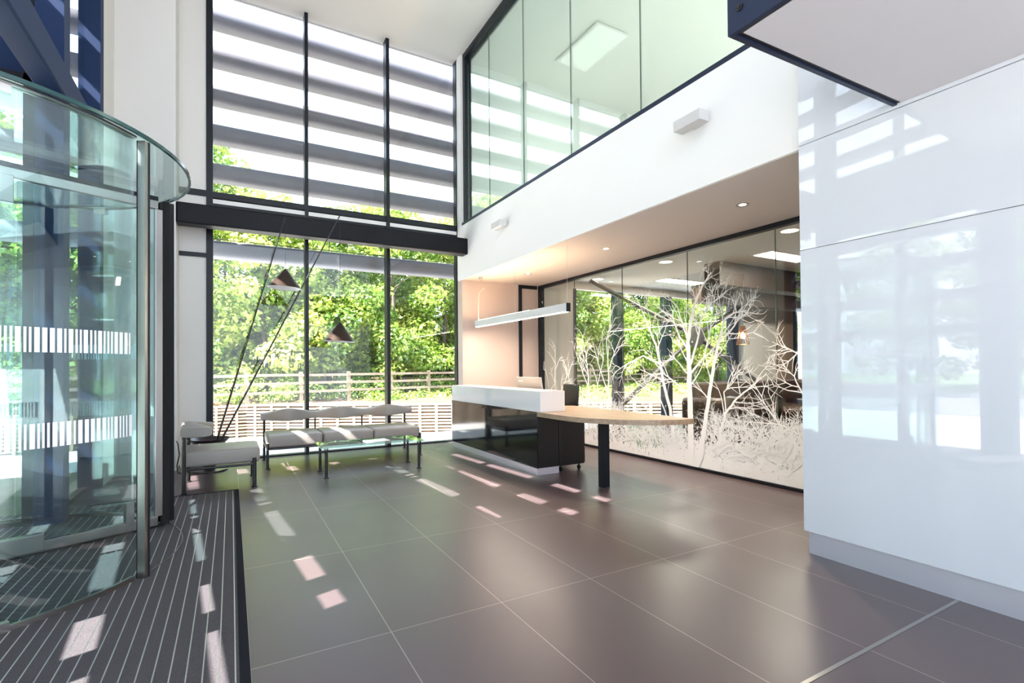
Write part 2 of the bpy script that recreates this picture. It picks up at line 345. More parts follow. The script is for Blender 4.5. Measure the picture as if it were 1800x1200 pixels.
# ---- outer entrance facade, turned slightly
FA = empty('window_4', (-2.75, 3.5, 0), math.radians(4.9), **st)
for (y0, y1) in ((1.72, 2.05), (.58, .68), (-.80, -.42), (-1.45, -1.24), (-2.75, -2.6), (-4.1, -3.95), (-5.45, -5.3)):
    B('mullion', MT['bluesteel'], -.16, 0, y0, y1, 0, ZC, FA)
for z in (2.86,): B('transom', MT['frame'], -.13, -.03, -6.4, 2.0, z, z+.07, FA)
B('spandrel_panel', MT['bluesteel'], -.15, -.02, -6.4, 2.05, 3.62, 4.75, FA)
ys = [-6.4, -5.45, -4.1, -2.75, -1.38, -.80, .56, 1.72]
for a, b in zip(ys[:-1], ys[1:]):
    B('glass_pane', MT['g_win'], -.085, -.077, a+.1, b, 4.76, 6.7, FA); B('glass_pane', MT['g_win'], -.085, -.077, a+.1, b, 2.93, 3.61, FA)
    if not (a in (-.80, .56)): B('glass_pane', MT['g_win'], -.085, -.077, a+.1, b, .03, 2.86, FA)
B('wall_front', MT['white'], -2.66, -2.54, YB, 1.85, 2.95, ZC, **st)
# ---- upper floor behind green glazing
win5 = empty('window_5', **st)
B('frame', MT['navy'], 3.50, 3.66, 2.05, 7.98, 3.75, 3.80, win5); B('frame', MT['frame'], 3.53, 3.66, 1.0, 7.98, 6.66, 6.75, win5)
B('frame', MT['frame'], 3.53, 3.66, 7.90, 7.98, 3.80, 6.66, win5)
yj = [7.90, 7.09, 6.02, 4.90, 3.72, 2.05]
for a, b in zip(yj[:-1], yj[1:]):
    B('glass_pane', MT['g_upper'], 3.590, 3.604, b+.005, a-.005, 3.80, 6.66, win5)
    B('joint_strip', MT['joint'], 3.591, 3.603, b-.005, b+.005, 3.80, 6.66, win5)
B('wall_upper_floor', MT['white'], 3.67, 9.0, 7.98, 8.16, 3.75, 6.75, **st)
B('wall_upper_far', MT['white'], 8.8, 9.0, 2.03, 7.98, 3.75, 6.75, **st)
B('wall_upper_near', MT['white'], 5.17, 9.0, 1.9, 2.03, 3.0, 6.75, **st)
# ceiling of upper floor: grid of tiles
uc = MB()
for i in range(9):
    for j in range(10): uc.box(3.68+i*.6, 3.68+i*.6+.592, 2.04+j*.6, 2.04+j*.6+.594, 6.6435, 6.6455)
uc.box(3.67, 9.0, 2.03, 8.1, 6.644, 6.70)
uc.build('ceiling_tiles', MT['ceil'], smooth=False, **st).name = 'ceiling_upper'
B('floor_upper', MT['matt_white'], XG-.02, 9.0, 2.03, 8.1, 3.3, 3.745, **st)

# ---- alcove glass partition
gp = empty('window_6', **st)
B('top_frame', MT['frame'], XG-.03, XG+.05, 2.05, 7.95, 2.755, 2.806, gp); B('bottom_frame', MT['frame'], XG-.03, XG+.05, 2.05, 7.95, 0, .035, gp)
B('end_frame', MT['frame'], XG-.03, XG+.05, 7.86, 7.95, .035, 2.755, gp)
yj = [7.86, 6.855, 5.67, 4.452, 3.27, 2.06]
for a, b in zip(yj[:-1], yj[1:]):
    B('glass_pane', MT['g_part'], XG, XG+.012, b+.004, a-.004, .035, 2.755, gp)
    B('joint_strip', MT['joint'], XG, XG+.012, b-.004, b+.004, .035, 2.755, gp)
film = MB(); film.quad((XG-.004, 2.06, .036), (XG-.004, 7.86, .036), (XG-.004, 7.86, .86), (XG-.004, 2.06, .86))
film.build('frosted_film', MT['film'], gp, label='white frosted film with ragged speckled top')
# vinyl trees (flat vinyl on the glass)
T = dict(
main=[(4.39, .0), (4.42, .17), (4.42, .6), (4.43, 1.03), (4.43, 1.31), (4.44, 1.6), (4.39, 1.89), (4.32, 2.09), (4.2, 2.29), (4.08, 2.42)],
right=[(4.36, .0), (4.26, .19), (4.19, .62), (4.12, .97), (4.05, 1.31), (3.98, 1.58), (3.89, 1.84), (3.77, 1.9), (3.61, 1.91)],
r2=[(3.98, 1.58), (3.85, 1.67), (3.7, 1.83), (3.58, 1.89)], r3=[(4.01, .23), (3.98, .5), (3.9, .74), (3.75, .92), (3.57, 1.05), (3.38, 1.21)],
r4=[(3.9, .74), (3.92, .98), (3.82, 1.11), (3.71, 1.21)], left=[(4.69, .3), (4.75, .72), (4.85, 1.01), (4.92, 1.32), (5.0, 1.59), (5.13, 1.83), (5.25, 2.08), (5.34, 2.25)],
l2=[(4.92, 1.32), (5.24, 1.44), (5.59, 1.32), (5.84, 1.2)], l3=[(4.46, .95), (4.68, 1.09), (4.87, 1.2), (5.25, 1.16)],
m2=[(4.44, 1.6), (4.52, 1.82), (4.61, 2.05), (4.81, 2.26)], m3=[(4.41, 1.31), (4.3, 1.6), (4.24, 1.87), (4.07, 2.06), (3.91, 2.11)],
m4=[(4.44, 1.5), (4.6, 1.7), (4.7, 1.95), (4.98, 2.1)], m5=[(4.4, 1.2), (4.2, 1.4), (4.1, 1.75), (4.02, 2.2)],
sm1=[(6.01, .3), (5.98, 1.15), (6.02, 1.68), (5.94, 1.93), (5.9, 2.15)], sm2=[(5.98, 1.24), (5.84, 1.5), (5.68, 1.75)], sm3=[(6.01, .89), (6.22, 1.33), (6.36, 1.69)],
sm4=[(6.48, .3), (6.48, 1.15), (6.54, 1.52), (6.65, 1.85)], sm5=[(6.48, .96), (6.66, 1.24), (6.84, 1.57)], sm6=[(6.3, .3), (6.25, 1.0), (6.1, 1.4), (6.12, 1.8)],
far1=[(7.58, .3), (7.62, .82), (7.70, 1.13), (7.8, 1.4)], far2=[(7.45, .3), (7.43, 1.24), (7.42, 1.64)], far3=[(7.28, .3), (7.28, .84), (7.1, 1.09), (6.93, 1.33)], far4=[(7.0, .3), (6.95, .9), (7.1, 1.3)],
rr1=[(2.9, .28), (3.18, .59), (3.4, .87), (3.58, 1.18)], rr2=[(2.8, .5), (3.24, .67), (3.72, .66)], rr3=[(2.75, .7), (2.97, .96), (3.08, 1.18), (3.2, 1.3)], rr4=[(2.9, 1.5), (3.05, 1.42), (3.2, 1.5)],
lw=[(4.78, .3), (5.04, .58), (5.36, .83), (5.6, .91)], lw2=[(4.75, .5), (4.95, .9), (5.3, 1.02), (5.5, 1.15)])
W0 = dict(main=.105, right=.075, left=.06, r3=.045, r2=.03, sm1=.03, sm4=.035, m2=.03, m3=.035, m4=.025, m5=.03, l2=.025, l3=.03, r4=.02)
def strip(bm, pts, w0, w1):
    n = len(pts); L_, R_ = [], []; xo = XG-.006-rnd.uniform(0, .005)
    for i in range(n):
        a, b = pts[max(i-1, 0)], pts[min(i+1, n-1)]; dx, dz = b[0]-a[0], b[1]-a[1]; l = math.hypot(dx, dz) or 1
        w = (w0+(w1-w0)*i/(n-1))/2; nx, nz = -dz/l*w, dx/l*w
        L_.append(bm.verts.new((xo, pts[i][0]+nx, pts[i][1]+nz))); R_.append(bm.verts.new((xo, pts[i][0]-nx, pts[i][1]-nz)))
    for i in range(n-1): bm.faces.new((L_[i], L_[i+1], R_[i+1], R_[i]))
def grow(bm, p, ang, ln, w, d, lim=2.6):
    pts = [p]; a = ang; n = 4
    for i in range(n):
        a += rnd.uniform(-.28, .28); q = (pts[-1][0]+math.cos(a)*ln/n, pts[-1][1]+math.sin(a)*ln/n)
        if q[1] > lim or q[0] < 2.1 or q[0] > 7.84 or q[1] < .05: break
        pts.append(q)
    if len(pts) < 2: return
    strip(bm, pts, w, w*.35)
    if d > 0:
        for k in range(rnd.randint(2, 4)):
            i = rnd.randint(1, len(pts)-1); grow(bm, pts[i], a+rnd.choice((-1, 1))*rnd.uniform(.35, .9), ln*rnd.uniform(.4, .7), w*.55, d-1, lim)
vt = MB()
for k, pts in T.items():
    w0 = W0.get(k, .022); dense = []
    for (a, b) in zip(pts[:-1], pts[1:]):
        for s_ in range(4): dense.append((a[0]+(b[0]-a[0])*s_/4+rnd.uniform(-.006, .006), a[1]+(b[1]-a[1])*s_/4))
    dense.append(pts[-1]); strip(vt.bm, dense, w0, max(.006, w0*.16)); n = len(dense)
    for i in range(max(2, n//3), n, 2 if w0 > .04 else 1):
        if rnd.random() < .75:
            a = math.atan2(dense[min(i+1, n-1)][1]-dense[i-1][1], dense[min(i+1, n-1)][0]-dense[i-1][0])
            f = 1-i/n
            grow(vt.bm, dense[i], a+rnd.choice((-1, 1))*rnd.uniform(.35, .85), (.22+.35*f)*(1 if w0 > .04 else .7), .008+.015*f*(w0/.06)**.5, 2 if w0 > .05 else 1)
# thickets of fine twigs
for (y0, y1, zt, cnt) in ((2.1, 4.15, .78, 260), (4.5, 5.6, .42, 70), (5.6, 7.75, .78, 230)):
    for i in range(cnt):
        y = rnd.uniform(y0, y1); z = rnd.uniform(.2, zt*.7)
        grow(vt.bm, (y, z), rnd.uniform(.5, 2.64), rnd.uniform(.15, .32), rnd.uniform(.009, .016), 2, zt+rnd.uniform(-.1, .25))
vt.build('vinyl_trees', MT['vinyl'], gp, smooth=False, keep=True, label='white vinyl winter trees')
# ================================================================ far room beyond the partition
B('ceiling_lounge', MT['ceil'], XG+.12, 16, 2.03, 8.16, 3.0, 3.1, **st)
wf = empty('window_7', **st)
B('wall_lounge', MT['warmwhite'], XG+.12, 6.0, 8.16, 8.30, 0, 3.0, **st)
B('head', MT['warmwhite'], 6.0, 16, 8.16, 8.30, 2.86, 3.0, wf)
for (x0, x1) in ((6.0, 6.06), (7.11, 7.30), (8.55, 8.74), (10.84, 11.06), (13.30, 13.56), (15.2, 15.4)):
    B('mullion', MT['navy'], x0, x1, 8.14, 8.32, 0, 2.86, wf)
for (x0, x1) in ((6.06, 7.11), (7.30, 8.55), (8.74, 10.84), (13.0, 13.30), (13.56, 15.2)):
    B('glass_pane', MT['g_win'], x0, x1, 8.22, 8.228, .02, 2.86, wf)
B('wall_lounge_pier', MT['white'], 11.06, 12.35, 8.0, 8.30, 0, 3.0, **st)
B('wall_lounge_return', MT['tan'], 12.35, 12.95, 7.9, 8.30, 0, 3.0, **st)
B('wall_lounge_end', MT['tan'], 15.9, 16, 2.03, 8.3, 0, 3.0, **st)
B('wall_lounge_near', MT['tan'], XG+.12, 16, 1.93, 2.03, 0, 3.0, **st)

# ================================================================ beams and bulkhead box
o = MB().box(-.62, 3.50, 7.72, 7.95, 3.205, 3.475, bev=.02, seg=3).build('steel_beam', MT['beam'], smooth=False,
    label='black horizontal steel beam crossing in front of the tall window', cat='beam')
o = MB().box(-1.42, -1.24, -3, 7.0, 3.66, 3.94, bev=.015).build('steel_beam', MT['bluesteel'], smooth=False,
    label='blue grey steel beam running above the revolving door', cat='beam')
bx = empty('canopy_box', (2.04, 0, 2.84), label='navy edged boxed canopy with white soffit at upper right', cat='canopy')
Z_ = 2.84
mb = MB()
p = [(2.037, YB), (2.037, 1.535), (3.463, 1.482), (3.463, YB)]
q = [(2.085, YB), (2.085, 1.487), (3.463, 1.437), (3.463, YB)]
def loc(o, e): o.location = -Vector(e.location); return o
b = MB(); b.prism([(2.037, YB), (2.037, 1.535), (3.463, 1.482), (3.463, 1.46), (2.06, 1.51), (2.06, YB)], 2.84, 3.35); loc(b.build('fascia', MT['navy'], bx, smooth=False), bx)
b = MB(); b.prism([(2.06, YB), (2.06, 1.51), (3.463, 1.46), (3.463, 1.44), (2.085, 1.487), (2.085, YB)], 2.85, 3.0); loc(b.build('shadow_gap', MT['black'], bx, smooth=False), bx)
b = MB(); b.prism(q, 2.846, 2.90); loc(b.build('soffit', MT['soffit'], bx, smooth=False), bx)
b = MB(); b.prism([(2.06, YB), (2.06, 1.51), (3.463, 1.46), (3.463, YB)], 3.30, 3.35); loc(b.build('top', MT['white'], bx, smooth=False), bx)
b = MB(); b.tube((2.037, 1.470, 2.94), (2.030, 1.470, 2.94), .017).tube((2.030, 1.470, 2.94), (2.025, 1.470, 2.94), .009, n=6); loc(b.build('bolt', MT['black'], bx), bx)

# ================================================================ REVOLVING DOOR
CX, CY = -1.62, 4.54
def P2(a, r=1.30): a = math.radians(a); return (CX+r*math.cos(a), CY+r*math.sin(a))
rd = empty('revolving_door', (CX, CY, 0), label='large glass drum revolving door with brushed steel posts on striped mat', cat='door')
def arcwall(a0, a1, r0, r1, z0, z1, name, m, parent, n=36, **k):
    s = MB(); s.lathe([(r0, z0), (r1, z0), (r1, z1), (r0, z1), (r0, z0)], (0, 0, 0), n, math.radians(a0), math.radians(a1))
    bmesh.ops.remove_doubles(s.bm, verts=s.bm.verts, dist=1e-5)
    bmesh.ops.holes_fill(s.bm, edges=[e for e in s.bm.edges if e.is_boundary])
    return s.build(name, m, parent, **k)
for (a0, a1, seg) in ((-149, -90, 1), (-89.4, -32.6, 2), (32.6, 89.4, 3), (90, 149, 4)):
    g = arcwall(a0, a1, 1.288, 1.300, .035, 2.735, 'curved_glass', MT['g_drum'], rd)
    arcwall(a0, a1, 1.283, 1.306, 0, .033, 'floor_channel', MT['steel'], rd)
    arcwall(a0, a1, 1.268, 1.32, 2.735, 2.748, 'head_channel', MT['steel'], rd)
    for (zb, zt, nm) in ((1.395, 1.525, 'upper'), (.895, 1.025, 'lower')):
        s = MB(); a = a0+.6; rr_ = random.Random(seg*10+int(zb*10))
        while a < a1-.8:
            wd = rr_.choice((.45, .45, .5, .95)); r = 1.3035
            s.lathe([(r, zb), (r, zt)], (0, 0, 0), 2, math.radians(a), math.radians(min(a+wd, a1-.3))); a += wd+rr_.choice((.42, .45, .5))
        s.build('stripe_band', MT['vinyl'], g, keep=True, label=f'white vertical stripe band on glass, {nm} row')
disc = MB().lathe([(.001, 2.752), (1.345, 2.752), (1.345, 2.766), (.001, 2.766)], n=72); disc.build('roof_disc', MT['g_drum'], rd)
rim = MB().lathe([(1.335, 2.748), (1.352, 2.748), (1.352, 2.770), (1.335, 2.770), (1.335, 2.748)], n=72); rim.build('roof_rim', pm('green_glass_edge', (.01, .055, .055), .15), rd)
for a in (-30.6, 31, 149, -149):
    x, y = P2(a); x -= CX; y -= CY
    mt_ = Matrix.Translation((x, y, 0)) @ Matrix.Rotation(math.radians(a), 4, 'Z')
    s = MB(); s.box(.0, .046, -.014, .014, 0, 2.735, mat=mt_) if a != 31 else s.box(-.02, .07, -.03, .03, 0, 2.735, mat=mt_); s.build('post', MT['steel'] if a != 31 else MT['frame'], rd, smooth=False)
    if a == -30.6: s = MB(); s.box(-.004, .05, .0145, .024, 0, 2.735, mat=mt_); s.box(-.008, -.0005, -.014, .014, 0, 2.735, mat=mt_); s.build('gasket', MT['frame'], rd, smooth=False)
    if a == 31: s = MB(); s.box(-.05, .05, .03, .05, 0, 2.735, mat=mt_); s.build('brush_strip', MT['frame'], rd, smooth=False)
def wing(ang):
    w_ = empty('door_wing', (0, 0, 0), math.radians(ang)); w_.parent = rd
    B('glass_leaf', MT['g_drum'], .10, 1.18, -.006, .006, .10, 2.62, w_)
    B('bottom_rail', MT['steel'], .08, 1.20, -.022, .022, .022, .095, w_, bev=.004); B('top_rail', MT['steel'], .08, 1.20, -.022, .022, 2.625, 2.695, w_, bev=.004)
    B('top_seal', MT['frame'], .08, 1.20, -.024, .024, 2.695, 2.728, w_); B('stile', MT['steel'], 1.18, 1.235, -.022, .022, .095, 2.625, w_, bev=.004); B('inner_stile', MT['steel'], .045, .10, -.022, .022, .022, 2.695, w_)
    B('edge_brush', MT['brush'], 1.235, 1.276, -.034, .034, .02, 2.70, w_); B('sweep_brush', MT['brush'], .08, 1.24, -.014, .014, .003, .022, w_)
    B('lock_box', MT['steel'], .98, 1.035, -.035, .035, .07, .25, w_, bev=.004)
    B('corner_patch', MT['steel'], .18, .50, -.032, .032, .03, .15, w_, bev=.004); B('corner_patch', MT['steel'], .18, .34, -.032, .032, 2.45, 2.64, w_, bev=.004)
for a in (25, 145, 265): wing(a)
s = MB(); s.tube((0, 0, .01), (0, 0, 2.75), .045); s.build('centre_shaft', MT['steel'], rd)
for a in (-62, -118, 62, 80, 118):
    x, y = P2(a, 1.294); mt_ = Matrix.Translation((x-CX, y-CY, 0)) @ Matrix.Rotation(math.radians(a), 4, 'Z')
    for (z0, z1) in ((.02, .055), (2.69, 2.735)):
        s = MB(); s.box(-.018, .018, -.05, .05, z0, z1, mat=mt_); s.build('glass_clamp', MT['steel'], rd, smooth=False)
arcwall(-31, 31, 1.293, 1.300, .0055, .0075, 'floor_groove', MT['steel'], rd)
# entrance mat
em = empty('entrance_mat', (0, 0, 0), label='dark striped entrance mat with black border under the revolving door', cat='mat')
B('mat_field', MT['mat'], -2.72, .03, -1.2, 6.13, .0005, .005, em); b = MB(); b.box(.03, .072, -1.2, 6.17, .0004, .006); b.box(-1.2, .03, 6.13, 6.17, .0004, .006); b.build('border', pm('rubber_border', (.012, .012, .016), .85, spec=.1), em, smooth=False)

# ================================================================ SEATING
def legtube(x, y, z1, parent, nm='leg', r=.017):
    s = MB(); s.tube((x, y, .012), (x, y, z1), r).lathe([(.001, 0), (.032, 0), (.032, .009), (.02, .014), (.001, .014)], (x, y, 0), 20); return s.build(nm, MT['black'], parent)
def cushion(x0, x1, y0, y1, z0, z1, parent, nm='seat', r=.032):
    s = MB(); s.box(x0, x1, y0, y1, z0, z1, bev=r, seg=5)
    for v in s.bm.verts:
        u = (v.co.x-x0)/(x1-x0)*2-1; w = (v.co.y-y0)/(y1-y0)*2-1
        if v.co.z > (z0+z1)/2: v.co.z += .012*(1-u*u)*(1-w*w)
    return s.build(nm, MT['leather'], parent, smooth=True)
def wavy_back(L_, z, nseg, parent, axis):
    """ribbon back: at segment ends deep and low, in the middle tall and thin. local: runs 0..L along u, depth toward +v"""
    s = MB(); N_ = 16*nseg; K = 20; rings = []
    for i in range(N_+1):
        u = L_*i/N_; ph = .5-.5*math.cos(2*PI*nseg*i/N_)   # 0 at ends, 1 in middle
        hh = .050+.040*ph; dd = (.135-.080*ph); zz = z+.004*ph; end = 1.0
        e = min(i, N_-i); end = (.93, .985, 1)[min(e, 2)]
        ring = []
        for k in range(K):
            a = 2*PI*k/K; c, sn = math.cos(a), math.sin(a); pw = .34
            v = dd*end*math.copysign(abs(c)**pw, c)+dd; h = hh*end*math.copysign(abs(sn)**pw, sn)
            co = (u, v, zz+h) if axis == 'x' else (v, u, zz+h)
            ring.append(s.bm.verts.new(co))
        rings.append(ring)
    for i in range(N_):
        for k in range(K): s.bm.faces.new((rings[i][k], rings[i][(k+1) % K], rings[i+1][(k+1) % K], rings[i+1][k]))
    s.bm.faces.new(rings[0]); s.bm.faces.new(rings[-1][::-1]); s.sm = True
    return s.build('backrest', MT['leather'], parent, smooth=True)
# three seat bench
sf = empty('bench_sofa', (.40, 7.20, 0), label='three-seat cream leather bench sofa with wavy backrest before the window', cat='sofa')
for i in range(3): cushion(.01+i*.685, .01+i*.685+.678, 0, .70, .265, .425, sf)
bk = wavy_back(2.16, .625, 3, sf, 'x')
for v in bk.data.vertices: v.co.y = .80-v.co.y*.85
bk.location = (-.04, 0, 0)
for x in (.01, 2.055):
    legtube(x, .0, .33, sf); legtube(x, .76, .60, sf)
for x in (.69, 1.375): s = MB(); s.tube((x, .76, .25), (x, .76, .60), .012); s.build('back_post', MT['black'], sf)
s = MB()
for y in (.02, .74): s.tube((.0, y, .254), (2.06, y, .254), .015)
for x in (.01, .69, 1.375, 2.055): s.tube((x, 0, .254), (x, .76, .254), .013)
s.build('frame', MT['black'], sf)
# armchair
ac = empty('lounge_chair', (-.43, 6.22, 0), label='single cream leather lounge chair beside the striped mat', cat='chair')
cushion(-.04, .71, .03, .68, .265, .43, ac)
bk = wavy_back(.66, .635, 1, ac, 'y'); bk.location = (-.04, .0, 0)
for v in bk.data.vertices: v.co.x *= 1.12
legtube(0, 0, .59, ac, r=.02); legtube(0, .67, .59, ac, r=.02); legtube(.655, 0, .32, ac, r=.02); legtube(.655, .67, .32, ac, r=.02)
s = MB()
for y in (0, .67): s.tube((0, y, .254), (.655, y, .254), .014)
for x in (0, .655): s.tube((x, 0, .254), (x, .67, .254), .014)
s.build('frame', MT['black'], ac)
# coffee table
ct = empty('coffee_table', (.98, 6.25, 0), label='low glass coffee table with black legs in front of the bench', cat='table')
B('glass_top', MT['g_table'], -.06, 1.20, -.05, .52, .352, .364, ct, bev=.002)
for x in (0, 1.135):
    for y in (0, .47): legtube(x, y, .335, ct)
for (x, y) in ((0, 0), (1.135, 0), (0, .47), (1.135, .47)): s = MB(); s.tube((x, y, .335), (x, y, .351), .024); s.build('top_pad', MT['steel'], ct)
s = MB()
for i in range(3): s.box(-.15+.002*i, .15, -.10, .105+.002*i, .001+i*.002, .0026+i*.002)
o = s.build('magazine', MT['paper'], smooth=False, label='open white magazine lying on the glass coffee table', cat='magazine'); o.location = (1.62, 6.46, .365); o.rotation_euler = (0, 0, .12)

# ================================================================ leaning rod lamp
lp = empty('rod_floor_lamp', (-.24, 7.50, 0), label='tall floor lamp of two leaning rods rising from a dark bowl, with cone shades', cat='lamp')
s = MB(); s.lathe([(.001, 0), (.20, 0), (.20, .02), (.09, .035), (.075, .06), (.075, .30), (.15, .325), (.235, .415), (.228, .415), (.14, .335), (.001, .335)], n=48)
s.build('base_bowl', pm('dark_bowl', (.03, .022, .022), .3), lp)
def rel(p): return Vector(p)-Vector((-.24, 7.50, 0))
for b0, tip, ap, bz in (((-.17, 7.50, .345), (.635, 7.3, 3.33), 2.63, 2.372), ((-.13, 7.47, .345), (1.335, 7.3, 3.44), 1.945, 1.672)):
    s = MB(); s.path([rel(b0), rel(tip)], [.013, .007], 10); rod = s.build('rod', MT['black'], lp)
    s = MB(); s.tube(rel(tip), rel((tip[0], tip[1], ap)), .002, n=6); s.build('cable', MT['black'], lp)
    x, y, _ = rel(tip); sh = MB(); tilt = Matrix.Translation((x, y, ap)) @ Matrix.Rotation(.05, 4, 'Y') @ Matrix.Translation((-x, -y, -ap))
    sh.lathe([(.002, ap), (.012, ap-.004), (.022, ap-.012), (.215, bz), (.213, bz)], (x, y, 0), 56, mat=tilt); a = sh.build('cone_shade', MT['bronze'], lp, keep=False)
    sh = MB(); sh.lathe([(.212, bz+.0005), (.018, ap-.018), (.002, ap-.018)], (x, y, 0), 56, mat=tilt); sh.build('shade_lining', MT['shade_in'], a)
# cable and socket by the chair
s = MB(); s.path([(-.61, 7.70, .38), (-.59, 7.62, .36), (-.57, 7.6, .22), (-.60, 7.62, .08), (-.58, 7.5, .012), (-.50, 7.4, .008), (-.44, 7.44, .008)], .007)
s.build('power_cable', MT['black'], label='black power cable looping down to the floor beside the chair', cat='cable')

# ================================================================ RECEPTION DESK
dk = empty('reception_desk', (3.19, 5.085, 0), label='reception desk with black gloss front, white counter box and oak top', cat='desk')
def D(name, m, x0, x1, y0, y1, z0, z1, bev=0, **k):
    return B(name, m, x0-3.19, x1-3.19, y0-5.085, y1-5.085, z0, z1, dk, bev, **k)
D('plinth', MT['kick'], 3.185, 3.50, 5.085, 7.73, 0, .08); D('front_panel', MT['gloss_black'], 3.19, 3.208, 5.09, 7.73, .081, .755)
D('carcass', MT['black'], 3.209, 3.50, 5.09, 7.73, .081, .70)
D('counter_box', MT['matt_white'], 3.203, 3.545, 5.015, 7.73, .757, .998, bev=.003); D('counter_front', MT['gloss_white'], 3.190, 3.203, 5.015, 7.21, .757, 1.0); D('counter_front', MT['gloss_white'], 3.190, 3.203, 7.214, 7.73, .757, 1.0)
D('counter_top', pm('counter_top_warm', (.80, .68, .58), .35), 3.203, 3.545, 5.015, 7.73, .998, 1.003)
pts = [(3.19, 5.09), (3.185, 4.75), (3.19, 4.44), (3.225, 4.28), (3.29, 4.12), (3.38, 3.97), (3.48, 3.83), (3.60, 3.725), (3.74, 3.64), (3.90, 3.58), (4.07, 3.555), (4.12, 3.56), (4.13, 5.62), (3.95, 5.75), (3.95, 7.73), (3.55, 7.73), (3.55, 5.09)]
s = MB(); s.prism([(x-3.19, y-5.085) for x, y in pts], .703, .756); s.build('oak_top', MT['wood'], dk, smooth=False)
D('leg', MT['frame'], 3.463, 3.553, 4.205, 4.285, 0, .703)
pd = empty('drawer_pedestal', (3.52, 5.10, 0), label='black drawer pedestal on castors tucked under the desk end', cat='pedestal')
B('body', MT['black'], 0, .38, 0, .55, .075, .69, pd, bev=.004)
for i, (a, b) in enumerate(((.09, .28), (.29, .48), (.49, .68))): d = B('drawer', MT['black'], .381, .395, .01, .54, a, b, pd); B('handle', MT['steel'], .396, .410, .2, .35, (a+b)/2-.006, (a+b)/2+.006, d)
for x in (.05, .33):
    for y in (.05, .5):
        s = MB(); s.tube((x-.012, y, .026), (x+.012, y, .026), .026).tube((x, y, .045), (x, y, .078), .01); s.build('castor', MT['black'], pd)
mo = empty('monitor', (3.72, 5.72, .757), label='silver monitor seen from behind on the reception desk', cat='monitor')
tl = Matrix.Rotation(-.16, 4, 'Y')
s = MB(); s.box(-.012, .012, -.0, .66, .04, .40, bev=.008, mat=tl); s.build('screen_housing', MT['silver'], mo, smooth=False)
s = MB(); s.box(-.0, .18, .23, .43, 0, .012, bev=.004); s.box(.0, .03, .30, .36, .01, .2); s.build('stand', MT['silver'], mo, smooth=False)
s = MB()
for i, wd in enumerate((.022, .018, .02, .018, .016)): s.box(-.0135, -.0120, .60-i*.026-wd, .60-i*.026, .335, .353, mat=tl)
s.build('maker_mark', MT['paper'], mo, smooth=False)
# office chair
oc = empty('office_chair', (4.22, 6.08, 0), label='black office chair behind the oak end of the reception desk', cat='chair')
s = MB(); s.box(.16, .20, -.19, .19, .62, 1.035, bev=.018, seg=3)
for v in s.bm.verts: v.co.y *= 1-.10*(1.035-v.co.z)/.4; v.co.x += .04*(v.co.z-.62)
s.build('backrest', MT['black'], oc, smooth=True)
s = MB(); s.box(-.24, .22, -.235, .235, .43, .50, bev=.03, seg=3); s.build('seat', MT['black'], oc, smooth=True)
s = MB(); s.path([(.05, 0, .42), (.22, 0, .43), (.25, 0, .55), (.22, 0, .72)], .02); s.build('back_bar', MT['black'], oc)
s = MB(); s.tube((0, 0, .09), (0, 0, .43), .028); s.build('gas_lift', MT['black'], oc)
for k in range(5):
    a = 2*PI*k/5+.5; x, y = .27*math.cos(a), .27*math.sin(a)
    s = MB(); s.path([(0, 0, .11), (x, y, .075)], [.024, .014]); l_ = s.build('base_spoke', MT['black'], oc)
    s = MB(); s.tube((x-.018, y, .027), (x+.018, y, .027), .027); s.build('castor', MT['black'], l_)

# ================================================================ LIGHTS
ln = empty('linear_pendant', (3.65, 5.07, 2.03), label='long white linear pendant light above the reception desk', cat='pendant light')
B('housing', pm('pendant_white', (.62, .63, .65), .4), -.03, .03, 0, 2.67, -.05, .055, ln, bev=.003); B('end_cap', MT['frame'], -.031, .031, -.006, 0, -.052, .057, ln)
B('diffuser', MT['lamp_white'], -.024, .024, .03, 2.64, -.054, -.0505, ln); B('uplight_strip', MT['lamp_warm'], -.022, .022, .9, 2.55, .0555, .058, ln)
for y in (.02, 1.33): s = MB(); s.tube((0, y, .055), (0, y, .775), .0015, n=6); s.build('suspension_wire', MT['steel'], ln)
s = MB(); s.tube((0, 2.49, .735), (0, 2.49, .775), .035, n=20); s.build('ceiling_rose', MT['silver'], ln)
s = MB(); s.path([(0, 2.49, .74), (.0, 2.45, .66), (.02, 2.36, .62), (0, 2.34, .57), (-.01, 2.5, .53), (0, 2.56, .48), (0, 2.58, .3), (0, 2.58, .06)], .004, 6); s.build('flex', MT['silver'], ln)
la = bpy.data.lights.new('pendant_up', 'AREA'); la.shape = 'RECTANGLE'; la.size = .04; la.size_y = 2.4; la.energy = 11; la.color = (1, .66, .38)
lo = bpy.data.objects.new('pendant_up', la); lo.location = (0, 1.4, .062); lo.rotation_euler = (PI, 0, 0); lo.parent = ln; COL.objects.link(lo)
la = bpy.data.lights.new('pendant_down', 'AREA'); la.shape = 'RECTANGLE'; la.size = .04; la.size_y = 2.5; la.energy = 14; la.color = (1, .85, .7)
lo = bpy.data.objects.new('pendant_down', la); lo.location = (0, 1.33, -.058); lo.parent = ln; COL.objects.link(lo)
